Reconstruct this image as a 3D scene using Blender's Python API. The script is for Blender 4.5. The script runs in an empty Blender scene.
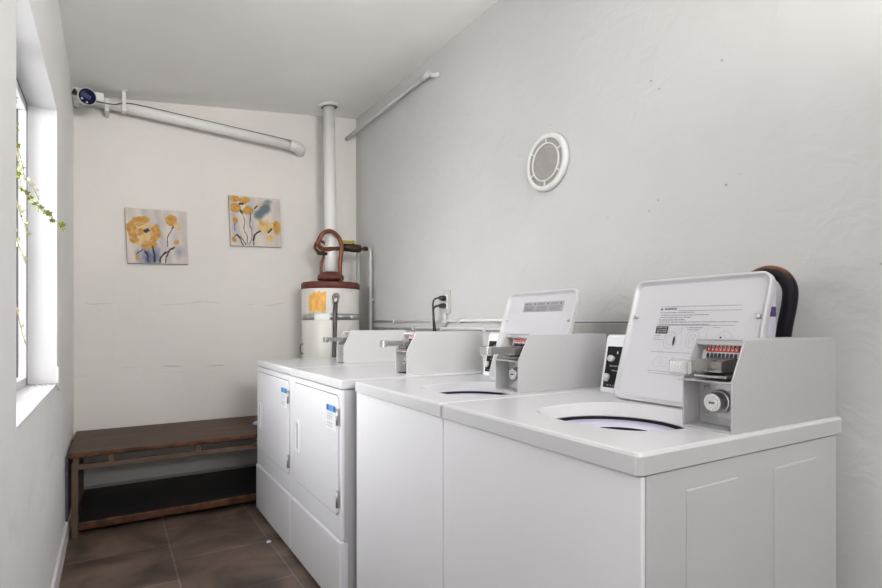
import bpy, bmesh, math, random
from mathutils import Vector, Matrix, noise
random.seed(4)
C = bpy.context.scene.collection
PI = math.pi
R = math.radians

# ------------------------------------------------------------------ materials
def mat(name, color, rough=.5, metal=0.0, bump=0.0, bscale=30, var=0.0, vscale=4, coat=0.0, spec=.5, emis=None):
    m = bpy.data.materials.new(name); m.use_nodes = True
    nt = m.node_tree; b = nt.nodes['Principled BSDF']
    b.inputs['Base Color'].default_value = (*color, 1)
    b.inputs['Roughness'].default_value = rough
    b.inputs['Metallic'].default_value = metal
    b.inputs['Specular IOR Level'].default_value = spec
    if coat: b.inputs['Coat Weight'].default_value = coat
    if emis:
        b.inputs['Emission Color'].default_value = (*emis[0], 1); b.inputs['Emission Strength'].default_value = emis[1]
    tc = nt.nodes.new('ShaderNodeTexCoord')
    if var:
        n = nt.nodes.new('ShaderNodeTexNoise'); n.inputs['Scale'].default_value = vscale; n.inputs['Detail'].default_value = 5
        nt.links.new(tc.outputs['Object'], n.inputs['Vector'])
        mr = nt.nodes.new('ShaderNodeMapRange'); mr.inputs[1].default_value = .3; mr.inputs[2].default_value = .7
        mr.inputs[3].default_value = 1 - var; mr.inputs[4].default_value = 1 + var
        nt.links.new(n.outputs['Fac'], mr.inputs[0])
        mx = nt.nodes.new('ShaderNodeVectorMath'); mx.operation = 'SCALE'
        mx.inputs[0].default_value = color
        nt.links.new(mr.outputs[0], mx.inputs['Scale']); nt.links.new(mx.outputs[0], b.inputs['Base Color'])
    if bump:
        n = nt.nodes.new('ShaderNodeTexNoise'); n.inputs['Scale'].default_value = bscale; n.inputs['Detail'].default_value = 6
        nt.links.new(tc.outputs['Object'], n.inputs['Vector'])
        bp = nt.nodes.new('ShaderNodeBump'); bp.inputs['Strength'].default_value = bump; bp.inputs['Distance'].default_value = .01
        nt.links.new(n.outputs['Fac'], bp.inputs['Height']); nt.links.new(bp.outputs[0], b.inputs['Normal'])
    return m

def wall_mat(name, color, cracks=(), specks=(), baked_light=0.0, bump=.35, axis=0):
    """painted plaster: trowel bump, soft mottling, hairline cracks (z, lo, hi, width), nail holes (a, z, r)"""
    m = bpy.data.materials.new(name); m.use_nodes = True
    nt = m.node_tree; N = nt.nodes.new; L = nt.links.new; b = nt.nodes['Principled BSDF']
    b.inputs['Roughness'].default_value = .62
    geo = N('ShaderNodeNewGeometry'); sep = N('ShaderNodeSeparateXYZ'); L(geo.outputs['Position'], sep.inputs[0])
    def math_(op, a, c=None, d=None):
        n = N('ShaderNodeMath'); n.operation = op
        for i, v in enumerate((a, c, d)):
            if v is None: continue
            if isinstance(v, (int, float)): n.inputs[i].default_value = v
            else: L(v, n.inputs[i])
        return n.outputs[0]
    no = N('ShaderNodeTexNoise'); no.inputs['Scale'].default_value = 1.6; no.inputs['Detail'].default_value = 5
    L(geo.outputs['Position'], no.inputs['Vector'])
    mr = N('ShaderNodeMapRange'); mr.inputs[1].default_value = .3; mr.inputs[2].default_value = .7; mr.inputs[3].default_value = .955; mr.inputs[4].default_value = 1.03
    L(no.outputs['Fac'], mr.inputs[0]); fac = mr.outputs[0]
    A = sep.outputs[axis]; Z = sep.outputs[2]
    nz = N('ShaderNodeTexNoise'); nz.inputs['Scale'].default_value = 2.3; nz.inputs['Detail'].default_value = 4
    L(geo.outputs['Position'], nz.inputs['Vector'])
    nm = N('ShaderNodeTexNoise'); nm.inputs['Scale'].default_value = 5.5; nm.inputs['Detail'].default_value = 2
    L(geo.outputs['Position'], nm.inputs['Vector'])
    for (z0, lo, hi, w, amp, st) in cracks:
        wob = math_('MULTIPLY_ADD', nz.outputs['Fac'], amp, z0 - amp * .5)
        d = math_('ABSOLUTE', math_('SUBTRACT', Z, wob))
        line = math_('SUBTRACT', 1.0, math_('MINIMUM', math_('DIVIDE', d, w), 1.0))
        inr = math_('MULTIPLY', math_('GREATER_THAN', A, lo), math_('LESS_THAN', A, hi))
        br = math_('MINIMUM', math_('MAXIMUM', math_('MULTIPLY_ADD', nm.outputs['Fac'], 7.0, -3.2), 0.0), 1.0)
        k = math_('MULTIPLY', math_('MULTIPLY', line, inr), math_('MULTIPLY', br, st))
        fac = math_('MULTIPLY', fac, math_('SUBTRACT', 1.0, k))
    for (a, z, r, st) in specks:
        dx = math_('SUBTRACT', A, a); dz = math_('SUBTRACT', Z, z)
        dd = math_('SQRT', math_('ADD', math_('MULTIPLY', dx, dx), math_('MULTIPLY', dz, dz)))
        k = math_('MULTIPLY', math_('LESS_THAN', dd, r), st)
        fac = math_('MULTIPLY', fac, math_('SUBTRACT', 1.0, k))
    if baked_light:      # low wall near the washer lightened in colour to stand in for light
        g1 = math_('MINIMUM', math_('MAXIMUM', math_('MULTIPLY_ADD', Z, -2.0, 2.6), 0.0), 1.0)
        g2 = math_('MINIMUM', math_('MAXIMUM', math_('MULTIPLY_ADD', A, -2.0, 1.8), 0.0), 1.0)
        fac = math_('MULTIPLY', fac, math_('MULTIPLY_ADD', math_('MULTIPLY', g1, g2), baked_light, 1.0))
        g3 = math_('MINIMUM', math_('MAXIMUM', math_('MULTIPLY_ADD', A, .55, -1.15), 0.0), 1.0)  # far end also lightened in colour where the lamps fall short
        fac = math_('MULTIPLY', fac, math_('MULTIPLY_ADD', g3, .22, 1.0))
    mx = N('ShaderNodeVectorMath'); mx.operation = 'SCALE'; mx.inputs[0].default_value = color
    L(fac, mx.inputs['Scale']); L(mx.outputs[0], b.inputs['Base Color'])
    n1 = N('ShaderNodeTexNoise'); n1.inputs['Scale'].default_value = 9; n1.inputs['Detail'].default_value = 8; n1.inputs['Distortion'].default_value = .6
    L(geo.outputs['Position'], n1.inputs['Vector'])
    bp = N('ShaderNodeBump'); bp.inputs['Strength'].default_value = bump; bp.inputs['Distance'].default_value = .012
    L(n1.outputs['Fac'], bp.inputs['Height']); L(bp.outputs[0], b.inputs['Normal'])
    return m

M = {}
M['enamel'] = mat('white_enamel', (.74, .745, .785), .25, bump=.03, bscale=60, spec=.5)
M['frontenamel'] = mat('enamel_lit_front', (.81, .815, .85), .3, bump=.03, bscale=60)  # same enamel, lightened to make up for weak light on washer fronts
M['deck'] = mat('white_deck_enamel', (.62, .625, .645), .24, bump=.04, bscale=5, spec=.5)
M['sideenamel'] = mat('enamel_shaded_side', (.50, .495, .515), .35, bump=.05, bscale=90, var=.02, vscale=3)  # same enamel, darkened in colour for the shaded sides
M['boxmid'] = mat('coin_box_half_lit', (.48, .478, .485), .36, bump=.12, bscale=160)  # one coin box grey in three tones, light differences put into the colour
M['boxlit'] = mat('coin_box_lit', (.59, .587, .59), .36, bump=.12, bscale=160)
M['boxsteel'] = mat('coin_box_shaded', (.44, .437, .45), .36, bump=.12, bscale=160)
M['lidin'] = mat('lid_enamel', (.49, .49, .51), .28, bump=.02)
M['chrome'] = mat('chrome', (.70, .70, .70), .26, 1.0)
M['chrome_worn'] = mat('worn_chrome', (.40, .39, .385), .34, 1.0, var=.08, vscale=40)
M['plate'] = mat('zinc_plate', (.5, .5, .51), .4, .8)
M['black'] = mat('black_plastic', (.012, .012, .014), .35)
M['void'] = mat('dark_interior', (.006, .006, .012), .6)
M['panelblack'] = mat('panel_black', (.008, .008, .010), .5, spec=.15)
M['knobgrey'] = mat('pale_grey_plastic', (.55, .55, .53), .4)
M['print'] = mat('white_print', (.5, .5, .5), .5)
M['ink'] = mat('grey_ink', (.10, .10, .11), .6)
M['inklight'] = mat('pale_grey_ink', (.34, .34, .36), .6)
M['inkblack'] = mat('black_ink', (.02, .02, .02), .5)
M['red'] = mat('red_plastic', (.70, .07, .05), .4)
M['white'] = mat('white_plastic', (.82, .82, .80), .4)
M['violet'] = mat('white_tub_plastic', (.70, .68, .86), .25, var=.05, vscale=9)
M['blue'] = mat('blue_print', (.10, .30, .62), .5)
M['bluedark'] = mat('dark_blue_print', (.03, .07, .25), .5)
M['stickerwhite'] = mat('sticker_paper', (.78, .80, .84), .4)
M['labelgrey'] = mat('silver_label', (.30, .30, .31), .45)
M['pipewhite'] = mat('painted_pipe', (.76, .745, .725), .5, bump=.15, bscale=50, var=.03, vscale=12)
M['pipewall'] = mat('conduit_paint', (.52, .515, .51), .5, bump=.15, bscale=50, var=.03, vscale=12)
M['trimwhite'] = mat('painted_trim', (.72, .71, .70), .5, bump=.2, bscale=25, var=.04)
M['ledge'] = mat('grimy_ledge', (.36, .35, .335), .7, bump=.4, bscale=12, var=.22, vscale=5)
M['tank'] = mat('tank_enamel', (.68, .665, .63), .35, var=.05, vscale=5, bump=.05, bscale=20)
M['rust'] = mat('rusty_red_cap', (.115, .028, .018), .55, var=.35, vscale=14, bump=.2)
M['copper'] = mat('old_copper', (.17, .055, .025), .4, .35, var=.35, vscale=16, bump=.15)
M['brass'] = mat('dark_valve_brass', (.06, .04, .025), .45, .6, var=.4, vscale=60)
M['yellow'] = mat('yellow_handle', (.48, .36, .02), .45, var=.2, vscale=30)
M['energy'] = mat('faded_yellow_label', (.80, .42, .10), .6, var=.22, vscale=30)
M['strap'] = mat('galvanised_strap', (.5, .5, .5), .35, .8, var=.2, vscale=30)
M['drain'] = mat('dark_drain_pipe', (.09, .075, .075), .45, .3, var=.3, vscale=20)
M['rubber'] = mat('black_rubber', (.012, .010, .014), .22, bump=.05)
M['purple'] = mat('purple_primer', (.10, .05, .22), .5, var=.3, vscale=40)
M['camblue'] = mat('camera_glass', (.005, .007, .04), .35, spec=.15)
M['camled'] = mat('camera_led', (.10, .13, .35), .3)
M['frame'] = mat('aluminium_frame', (.66, .66, .68), .45)
M['seal'] = mat('dark_seal', (.03, .03, .04), .5)
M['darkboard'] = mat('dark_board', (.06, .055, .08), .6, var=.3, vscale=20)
M['bench_metal'] = mat('brown_painted_frame', (.105, .066, .046), .5, .2, var=.15, vscale=12)
M['outlet'] = mat('ivory_plate', (.45, .45, .41), .4)
M['leaf'] = mat('ivy_green', (.15, .20, .02), .5, var=.35, vscale=25)
M['leafpale'] = mat('ivy_pale', (.42, .44, .27), .5, var=.2, vscale=25)
M['stem'] = mat('ivy_stem', (.28, .24, .10), .6)
M['ventmesh'] = mat('vent_grille_mesh', (.27, .255, .24), .7, bump=.5, bscale=220, var=.08, vscale=60)
M['ventplastic'] = mat('vent_plastic', (.60, .60, .595), .4)
M['outside'] = mat('outside_stucco', (.55, .54, .48), .8, var=.1)
M['outground'] = mat('outside_ground', (.30, .30, .25), .9, var=.2)
M['scrap'] = mat('paper_scrap', (.75, .76, .85), .6)
M['canvas_edge'] = mat('canvas_edge', (.50, .44, .36), .8, bump=.2, bscale=200)
M['skirt'] = mat('baseboard_paint', (.74, .73, .72), .5, bump=.15, var=.05)

# old wooden bench top: dark brown boards with worn reddish front edge
def wood_mat(name, dark, red, front_y, edge=.018):
    m = bpy.data.materials.new(name); m.use_nodes = True
    nt = m.node_tree; N = nt.nodes.new; L = nt.links.new; b = nt.nodes['Principled BSDF']
    b.inputs['Roughness'].default_value = .5; b.inputs['Specular IOR Level'].default_value = .25
    geo = N('ShaderNodeNewGeometry'); mp = N('ShaderNodeMapping'); mp.inputs['Scale'].default_value = (2.2, 22, 30)
    L(geo.outputs['Position'], mp.inputs[0])
    n = N('ShaderNodeTexNoise'); n.inputs['Scale'].default_value = 1.5; n.inputs['Detail'].default_value = 7; L(mp.outputs[0], n.inputs['Vector'])
    cr = N('ShaderNodeValToRGB'); cr.color_ramp.elements[0].position = .3; cr.color_ramp.elements[1].position = .75
    cr.color_ramp.elements[0].color = (*[c * .62 for c in dark], 1); cr.color_ramp.elements[1].color = (*[c * 1.5 for c in dark], 1)
    L(n.outputs['Fac'], cr.inputs[0])
    n2 = N('ShaderNodeTexNoise'); n2.inputs['Scale'].default_value = 14; n2.inputs['Detail'].default_value = 6
    L(geo.outputs['Position'], n2.inputs['Vector'])
    cr2 = N('ShaderNodeValToRGB'); cr2.color_ramp.elements[0].position = .38; cr2.color_ramp.elements[1].position = .62
    cr2.color_ramp.elements[0].color = (*[c * .35 for c in red], 1); cr2.color_ramp.elements[1].color = (*red, 1)
    L(n2.outputs['Fac'], cr2.inputs[0])
    sep = N('ShaderNodeSeparateXYZ'); L(geo.outputs['Position'], sep.inputs[0])
    ad = N('ShaderNodeMath'); ad.operation = 'MULTIPLY_ADD'; L(n2.outputs['Fac'], ad.inputs[0]); ad.inputs[1].default_value = -edge; L(sep.outputs[1], ad.inputs[2])
    lt = N('ShaderNodeMath'); lt.operation = 'LESS_THAN'; L(ad.outputs[0], lt.inputs[0]); lt.inputs[1].default_value = front_y
    mix = N('ShaderNodeMix'); mix.data_type = 'RGBA'; L(lt.outputs[0], mix.inputs['Factor']); L(cr.outputs[0], mix.inputs['A']); L(cr2.outputs[0], mix.inputs['B'])
    L(mix.outputs['Result'], b.inputs['Base Color'])
    bp = N('ShaderNodeBump'); bp.inputs['Strength'].default_value = .3; bp.inputs['Distance'].default_value = .006
    L(n.outputs['Fac'], bp.inputs['Height']); L(bp.outputs[0], b.inputs['Normal'])
    return m
M['benchtop'] = wood_mat('bench_top_wood', (.075, .040, .023), (.12, .045, .020), 3.386)
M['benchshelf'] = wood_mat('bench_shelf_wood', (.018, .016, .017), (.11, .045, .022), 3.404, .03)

# floor tiles: .45 wide columns running along Y, alternate columns half a tile out of step
def floor_mat():
    m = bpy.data.materials.new('floor_tiles'); m.use_nodes = True
    nt = m.node_tree; N = nt.nodes.new; L = nt.links.new; b = nt.nodes['Principled BSDF']
    geo = N('ShaderNodeNewGeometry'); sep = N('ShaderNodeSeparateXYZ'); L(geo.outputs['Position'], sep.inputs[0])
    cmb = N('ShaderNodeCombineXYZ')                              # swap so brick rows run along Y
    L(sep.outputs[1], cmb.inputs[0]); L(sep.outputs[0], cmb.inputs[1])
    mp = N('ShaderNodeMapping'); L(cmb.outputs[0], mp.inputs[0])
    mp.inputs['Location'].default_value = (-.1095 + .2275, .643, 0)
    br = N('ShaderNodeTexBrick'); L(mp.outputs[0], br.inputs['Vector'])
    br.offset = .5; br.squash = 1
    br.inputs['Scale'].default_value = 1; br.inputs['Brick Width'].default_value = .455; br.inputs['Row Height'].default_value = .45
    br.inputs['Mortar Size'].default_value = .0042; br.inputs['Mortar Smooth'].default_value = .3; br.inputs['Bias'].default_value = 0
    br.inputs['Color1'].default_value = (.118, .082, .062, 1); br.inputs['Color2'].default_value = (.145, .104, .080, 1); br.inputs['Mortar'].default_value = (.205, .165, .14, 1)
    n = N('ShaderNodeTexNoise'); n.inputs['Scale'].default_value = 3.3; n.inputs['Detail'].default_value = 7; n.inputs['Distortion'].default_value = .7
    L(geo.outputs['Position'], n.inputs['Vector'])
    mr = N('ShaderNodeMapRange'); mr.inputs[1].default_value = .33; mr.inputs[2].default_value = .68; mr.inputs[3].default_value = .4; mr.inputs[4].default_value = 1.7
    L(n.outputs['Fac'], mr.inputs[0])
    mx = N('ShaderNodeVectorMath'); mx.operation = 'SCALE'; L(br.outputs['Color'], mx.inputs[0]); L(mr.outputs[0], mx.inputs['Scale'])
    L(mx.outputs[0], b.inputs['Base Color']); b.inputs['Roughness'].default_value = .42
    bp = N('ShaderNodeBump'); bp.inputs['Strength'].default_value = .5; bp.inputs['Distance'].default_value = .003; bp.invert = True
    L(br.outputs['Fac'], bp.inputs['Height']); L(bp.outputs[0], b.inputs['Normal'])
    return m
M['floor'] = floor_mat()
SPECKS = ((1.274, 2.074, 0.004, 0.5), (1.239, 2.03, 0.004, 0.5), (0.998, 2.036, 0.004, 0.5), (0.984, 1.611, 0.004, 0.55), (1.243, 1.612, 0.003, 0.55), (1.282, 1.578, 0.004, 0.35), (1.479, 1.589, 0.003, 0.3), (1.82, 2.082, 0.003, 0.5), (0.938, 1.636, 0.004, 0.15), (1.826, 1.579, 0.003, 0.3), (0.565, 1.304, 0.003, 0.4))        # (y, z, radius, strength) of nail holes in the right wall
M['wall_back'] = wall_mat('plaster_back', (.71, .685, .65), cracks=((1.30, -.15, 1.15, .0045, .13, .30), (.845, -.05, .75, .005, .06, .42), (.80, -.2, .8, .006, .10, .14)), axis=0, bump=.22)
M['wall_right'] = wall_mat('plaster_right', (.468, .466, .461), specks=SPECKS, baked_light=1.0, cracks=((1.03, .25, .56, .003, .05, .25),), axis=1, bump=.55)
M['wall_left'] = wall_mat('plaster_left', (.86, .86, .85), axis=1, bump=.25, cracks=((.6, 1.0, 4.0, .05, .6, .07),))
M['ceil'] = wall_mat('plaster_ceiling', (.88, .87, .85), bump=.15)
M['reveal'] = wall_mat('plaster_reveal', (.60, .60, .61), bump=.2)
def sill_mat():
    m = mat('dusty_sill', (.80, .80, .83), .5); nt = m.node_tree; N = nt.nodes.new; L = nt.links.new; b = nt.nodes['Principled BSDF']
    geo = N('ShaderNodeNewGeometry'); sep = N('ShaderNodeSeparateXYZ'); L(geo.outputs['Position'], sep.inputs[0])
    n = N('ShaderNodeTexNoise'); n.inputs['Scale'].default_value = 75; n.inputs['Detail'].default_value = 4; L(geo.outputs['Position'], n.inputs['Vector'])
    mr = N('ShaderNodeMapRange'); mr.inputs[1].default_value = 2.62; mr.inputs[2].default_value = 2.88; mr.inputs[3].default_value = .20; mr.inputs[4].default_value = .56
    L(sep.outputs[1], mr.inputs[0])
    lt = N('ShaderNodeMath'); lt.operation = 'LESS_THAN'; L(n.outputs['Fac'], lt.inputs[0]); L(mr.outputs[0], lt.inputs[1])
    mix = N('ShaderNodeMix'); mix.data_type = 'RGBA'; mix.inputs['A'].default_value = (.80, .80, .83, 1); mix.inputs['B'].default_value = (.22, .2, .2, 1)
    L(lt.outputs[0], mix.inputs['Factor']); L(mix.outputs['Result'], b.inputs['Base Color'])
    return m
M['sill'] = sill_mat()
def glass_mat():
    m = mat('window_glass', (1, 1, 1), .02); b = m.node_tree.nodes['Principled BSDF']
    b.inputs['Transmission Weight'].default_value = 1.0; b.inputs['IOR'].default_value = 1.02
    return m
M['glass'] = glass_mat()

# ------------------------------------------------------------------ helpers
def tag(o, label=None, cat=None, group=None, kind=None):
    if label: o['label'] = label
    if cat: o['category'] = cat
    if group: o['group'] = group
    if kind: o['kind'] = kind
    return o
def empty(name, loc, rz=0, label=None, cat=None, group=None):
    o = bpy.data.objects.new(name, None); C.objects.link(o)
    o.location = loc; o.rotation_euler = (0, 0, rz); o.empty_display_size = .05
    return tag(o, label, cat, group)

class MB:
    def __init__(s): s.bm = bmesh.new()
    def box(s, a, b, bev=0.0, seg=2, mx=None, mi=0):
        r = bmesh.ops.create_cube(s.bm, size=1.0); vs = r['verts']
        c = [(a[i] + b[i]) / 2 for i in range(3)]; d = [abs(b[i] - a[i]) for i in range(3)]
        for v in vs: v.co = Vector((c[0] + v.co.x * d[0], c[1] + v.co.y * d[1], c[2] + v.co.z * d[2]))
        fs = set(f for v in vs for f in v.link_faces)
        if bev > 0:
            es = list(set(e for v in vs for e in v.link_edges))
            rr = bmesh.ops.bevel(s.bm, geom=es, offset=min(bev, min(d) * .49), segments=seg, profile=.5, affect='EDGES')
            vs = list(set(v for f in rr['faces'] for v in f.verts) | set(v for v in vs if v.is_valid)); fs = set(f for v in vs for f in v.link_faces)
        if mi:
            for f in fs: f.material_index = mi
        if mx: bmesh.ops.transform(s.bm, matrix=mx, verts=[v for v in vs if v.is_valid])
        return s
    def poly(s, pts):
        vs = [s.bm.verts.new(p) for p in pts]
        return s.bm.faces.new(vs)
    def loft(s, rings, close=True, cap0=False, cap1=False, smooth=True):
        R_ = [[s.bm.verts.new(p) for p in ring] for ring in rings]
        n = len(R_[0])
        for a, b in zip(R_[:-1], R_[1:]):
            for i in range(n if close else n - 1):
                j = (i + 1) % n
                f = s.bm.faces.new((a[i], a[j], b[j], b[i])); f.smooth = smooth
        if cap0: s.bm.faces.new(list(reversed(R_[0])))
        if cap1: s.bm.faces.new(R_[-1])
        return s
    def lathe(s, prof, c=(0, 0, 0), n=32, axis='Z', cap0=False, cap1=False, mx=None, smooth=True):
        rings = []
        for r, h in prof:
            ring = []
            for i in range(n):
                t = 2 * PI * i / n; x, y = r * math.cos(t), r * math.sin(t)
                p = {'Z': (x, y, h), 'X': (h, x, y), 'Y': (x, h, y)}[axis]
                p = Vector(p)
                if mx: p = mx @ p
                ring.append(p + Vector(c))
            rings.append(ring)
        return s.loft(rings, True, cap0, cap1, smooth)
    def tube(s, pts, r, n=12, smooth_path=0, cap=True, rads=None):
        P = [Vector(p) for p in pts]
        for _ in range(smooth_path):                      # Chaikin-like subdivision via Catmull-Rom
            Q = []
            for i in range(len(P) - 1):
                p0 = P[max(i - 1, 0)]; p1 = P[i]; p2 = P[i + 1]; p3 = P[min(i + 2, len(P) - 1)]
                Q.append(p1); Q.append(.5 * (p1 + p2) + .0625 * (p1 + p2 - p0 - p3))
            Q.append(P[-1]); P = Q
        rings = []; up = None
        for i, p in enumerate(P):
            t = (P[min(i + 1, len(P) - 1)] - P[max(i - 1, 0)]).normalized()
            if up is None:
                up = Vector((0, 0, 1)) if abs(t.z) < .9 else Vector((1, 0, 0))
            x = t.cross(up).normalized(); up = x.cross(t).normalized()
            rr = r if rads is None else rads[min(int(i * (len(rads) - 1) / max(len(P) - 1, 1) + .5), len(rads) - 1)]
            rings.append([p + x * (rr * math.cos(2 * PI * k / n)) + up * (rr * math.sin(2 * PI * k / n)) for k in range(n)])
        return s.loft(rings, True, cap, cap)
    def prism(s, prof, axis, a, b, bev=0):
        """closed polygon profile swept between a and b along axis (prof in the other two axes, in xyz order)"""
        def P(u, v, w): return {'X': (w, u, v), 'Y': (u, w, v), 'Z': (u, v, w)}[axis]
        A = [s.bm.verts.new(P(u, v, a)) for u, v in prof]; B = [s.bm.verts.new(P(u, v, b)) for u, v in prof]
        n = len(prof); s.bm.faces.new(A); s.bm.faces.new(list(reversed(B)))
        for i in range(n):
            j = (i + 1) % n; s.bm.faces.new((A[j], A[i], B[i], B[j]))
        return s
    def xf(s, mx):
        bmesh.ops.transform(s.bm, matrix=mx, verts=s.bm.verts[:]); return s
    def build(s, name, m, parent=None, bevel=0, kind=None, loc=None, smooth_angle=None):
        bmesh.ops.recalc_face_normals(s.bm, faces=s.bm.faces[:])
        me = bpy.data.meshes.new(name); s.bm.to_mesh(me); s.bm.free()
        for mm in (m if isinstance(m, (list, tuple)) else [m]): me.materials.append(mm)
        o = bpy.data.objects.new(name, me); C.objects.link(o)
        if parent: o.parent = parent
        if loc: o.location = loc
        if bevel:
            md = o.modifiers.new('bevel', 'BEVEL'); md.width = bevel; md.segments = 2; md.limit_method = 'ANGLE'; md.angle_limit = R(35)
        if kind: o['kind'] = kind
        return o

def rrect(w, h, r, n=6, cx=0, cy=0):
    pts = []
    for (sx, sy, a0) in ((1, 1, 0), (-1, 1, 90), (-1, -1, 180), (1, -1, 270)):
        for k in range(n + 1):
            a = R(a0 + 90 * k / n)
            pts.append((cx + sx * (w / 2 - r) + r * math.cos(a), cy + sy * (h / 2 - r) + r * math.sin(a)))
    return pts

def text_mesh(name, body, m, parent, width, height, mx, bold=0.015):
    """flat lettering fitted to width x height; local text plane mapped by matrix mx (x right, y up)"""
    cu = bpy.data.curves.new('lettering', 'FONT'); cu.body = body; cu.offset = bold; cu.resolution_u = 2
    o = bpy.data.objects.new('lettering', cu); C.objects.link(o)
    bpy.context.view_layer.update()
    me = bpy.data.meshes.new_from_object(o.evaluated_get(bpy.context.evaluated_depsgraph_get()))
    bpy.data.objects.remove(o); bpy.data.curves.remove(cu)
    xs = [v.co.x for v in me.vertices]; ys = [v.co.y for v in me.vertices]
    x0, x1, y0, y1 = min(xs), max(xs), min(ys), max(ys)
    for v in me.vertices:
        v.co = mx @ Vector(((v.co.x - x0) / (x1 - x0) * width, (v.co.y - y0) / (y1 - y0) * height, 0))
    me.materials.clear(); me.materials.append(m); me.name = name
    p = bpy.data.objects.new(name, me); C.objects.link(p); p.parent = parent
    return p

# ------------------------------------------------------------------ room shell
XL, XR, YF, YB = -.205, 1.75, -1.3, 4.13
def zc(x): return 2.625 + .128 * (x - XL)
MB().box((XL - .25, YF - .2, -.12), (XR + .2, YB + .2, 0)).build('floor', M['floor'], kind='structure')
b = MB(); b.prism([(XL - .25, zc(XL - .25)), (XR + .2, zc(XR + .2)), (XR + .2, zc(XR + .2) + .12), (XL - .25, zc(XL - .25) + .12)], 'Y', YF - .2, YB + .2)
b.build('ceiling', M['ceil'], kind='structure')
b = MB(); b.prism([(XL - .02, 0), (XR + .2, 0), (XR + .2, zc(XR + .2) + .02), (XL - .02, zc(XL - .02) + .02)], 'Y', YB, YB + .15); b.build('wall_back', M['wall_back'], kind='structure')
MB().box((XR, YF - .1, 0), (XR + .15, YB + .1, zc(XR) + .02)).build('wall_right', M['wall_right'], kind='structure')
# left wall with a deep window opening
WY0, WY1, WZ0, WZ1, XO = 1.715, 2.905, .880, 2.100, -.40
b = MB()
b.box((XO, YF - .1, 0), (XL, WY0, zc(XL) + .01)); b.box((XO, WY1, 0), (XL, YB + .1, zc(XL) + .01))
b.box((XO, WY0, 0), (XL, WY1, WZ0 - .012)); b.box((XO, WY0, WZ1), (XL, WY1, zc(XL) + .01))
o = b.build('wall_left', [M['wall_left'], M['reveal']], kind='structure')
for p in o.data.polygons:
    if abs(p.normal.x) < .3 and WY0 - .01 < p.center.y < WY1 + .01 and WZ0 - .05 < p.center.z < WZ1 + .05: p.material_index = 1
MB().box((XO, WY0, WZ0 - .012), (XL + .002, WY1, WZ0), .002).build('trim_1', M['sill'], kind='structure')
# front wall behind the camera with an open doorway
b = MB(); b.box((XL, YF - .12, 0), (.25, YF, 2.7)); b.box((1.25, YF - .12, 0), (XR, YF, 2.88)); b.box((.25, YF - .12, 2.1), (1.25, YF, 2.8))
b.build('wall_front', M['wall_left'], kind='structure')
# baseboards
b = MB(); b.box((XL, YF, 0), (XL + .014, 4.115, .10), .004); b.build('baseboard_left', M['skirt'], kind='structure')
MB().box((XL, YB - .012, 0), (XR, YB, .09), .004).build('baseboard_back', M['ledge'], kind='structure')
# window
w = empty('window_1', (-.31, WY0, WZ0)); w['kind'] = 'structure'
H_, W_ = WZ1 - WZ0, WY1 - WY0
b = MB(); t = .035
for a, c in (((-.045, 0, 0), (0, t, H_)), ((-.045, W_ - t, 0), (0, W_, H_)), ((-.045, 0, 0), (0, W_, t)), ((-.045, 0, H_ - t), (0, W_, H_)), ((-.028, W_ * .5 - .02, 0), (-.004, W_ * .5 + .02, H_))):
    b.box(a, c, .003)
b.build('window_frame', M['frame'], w)
b = MB()
for a, c in (((-.004, W_ - .004, 0), (.001, W_, H_)), ((-.004, 0, H_ - .008), (.001, W_, H_)), ((-.034, W_ - t - .004, t), (-.028, W_ - t, H_ - t))): b.box(a, c)
b.build('window_seal', M['seal'], w)
MB().box((-.034, t, t), (-.031, W_ - t, H_ - t)).build('pane', M['glass'], w)
# the world outside the window: ground and a neighbouring wall
MB().box((-9, -6, -.3), (XO - .05, 12, -.2)).build('ground', M['outground'], kind='structure')

# chipped plaster at the sill's inner corner
b = MB()
b.tube([(XL + .003, WY1 - .015, WZ0 + .075), (XL + .004, WY1 - .005, WZ0 + .03), (XL + .003, WY1 + .004, WZ0 - .006), (XL + .003, WY1 + .03, WZ0 - .035)], .005, 6)
b.tube([(XL + .003, WY1 - .005, WZ0 - .004), (XL + .003, WY1 - .05, WZ0 - .012)], .0045, 6)
b.build('trim_2', M['skirt'], kind='structure')

# ------------------------------------------------------------------ wall-mounted pipework
# ledge board on the right wall between the two open lids, with a dark gap above it
b = MB(); b.box((XR - .012, 1.0, 1.02), (XR, 1.98, 1.146), .004); b.build('trim_3', M['ledge'], kind='structure')
b = MB(); b.box((XR - .004, 1.0, 1.148), (XR, 1.98, 1.154)); b.build('trim_4', mat('ledge_gap', (.16, .14, .13), .7), kind='structure')
b = MB(); b.tube([(XR - .012, 1.98, 1.163), (XR - .012, 3.74, 1.168)], .009, 10)
for y in (2.1, 2.55, 2.86, 3.4): b.box((XR - .026, y - .008, 1.15), (XR, y + .008, 1.18), .002)
tag(b.build('conduit', M['pipewall']), 'upper of two thin white conduits running low along the right wall', 'pipe')
b = MB(); b.tube([(XR - .014, 1.9, 1.118), (XR - .014, 3.74, 1.118)], .0085, 10)
for y in (2.3, 2.75, 3.1): b.box((XR - .028, y - .007, 1.105), (XR, y + .007, 1.132), .002)
tag(b.build('conduit', M['pipewall']), 'lower of two thin white conduits, just above the grey coin boxes', 'pipe')
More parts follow.
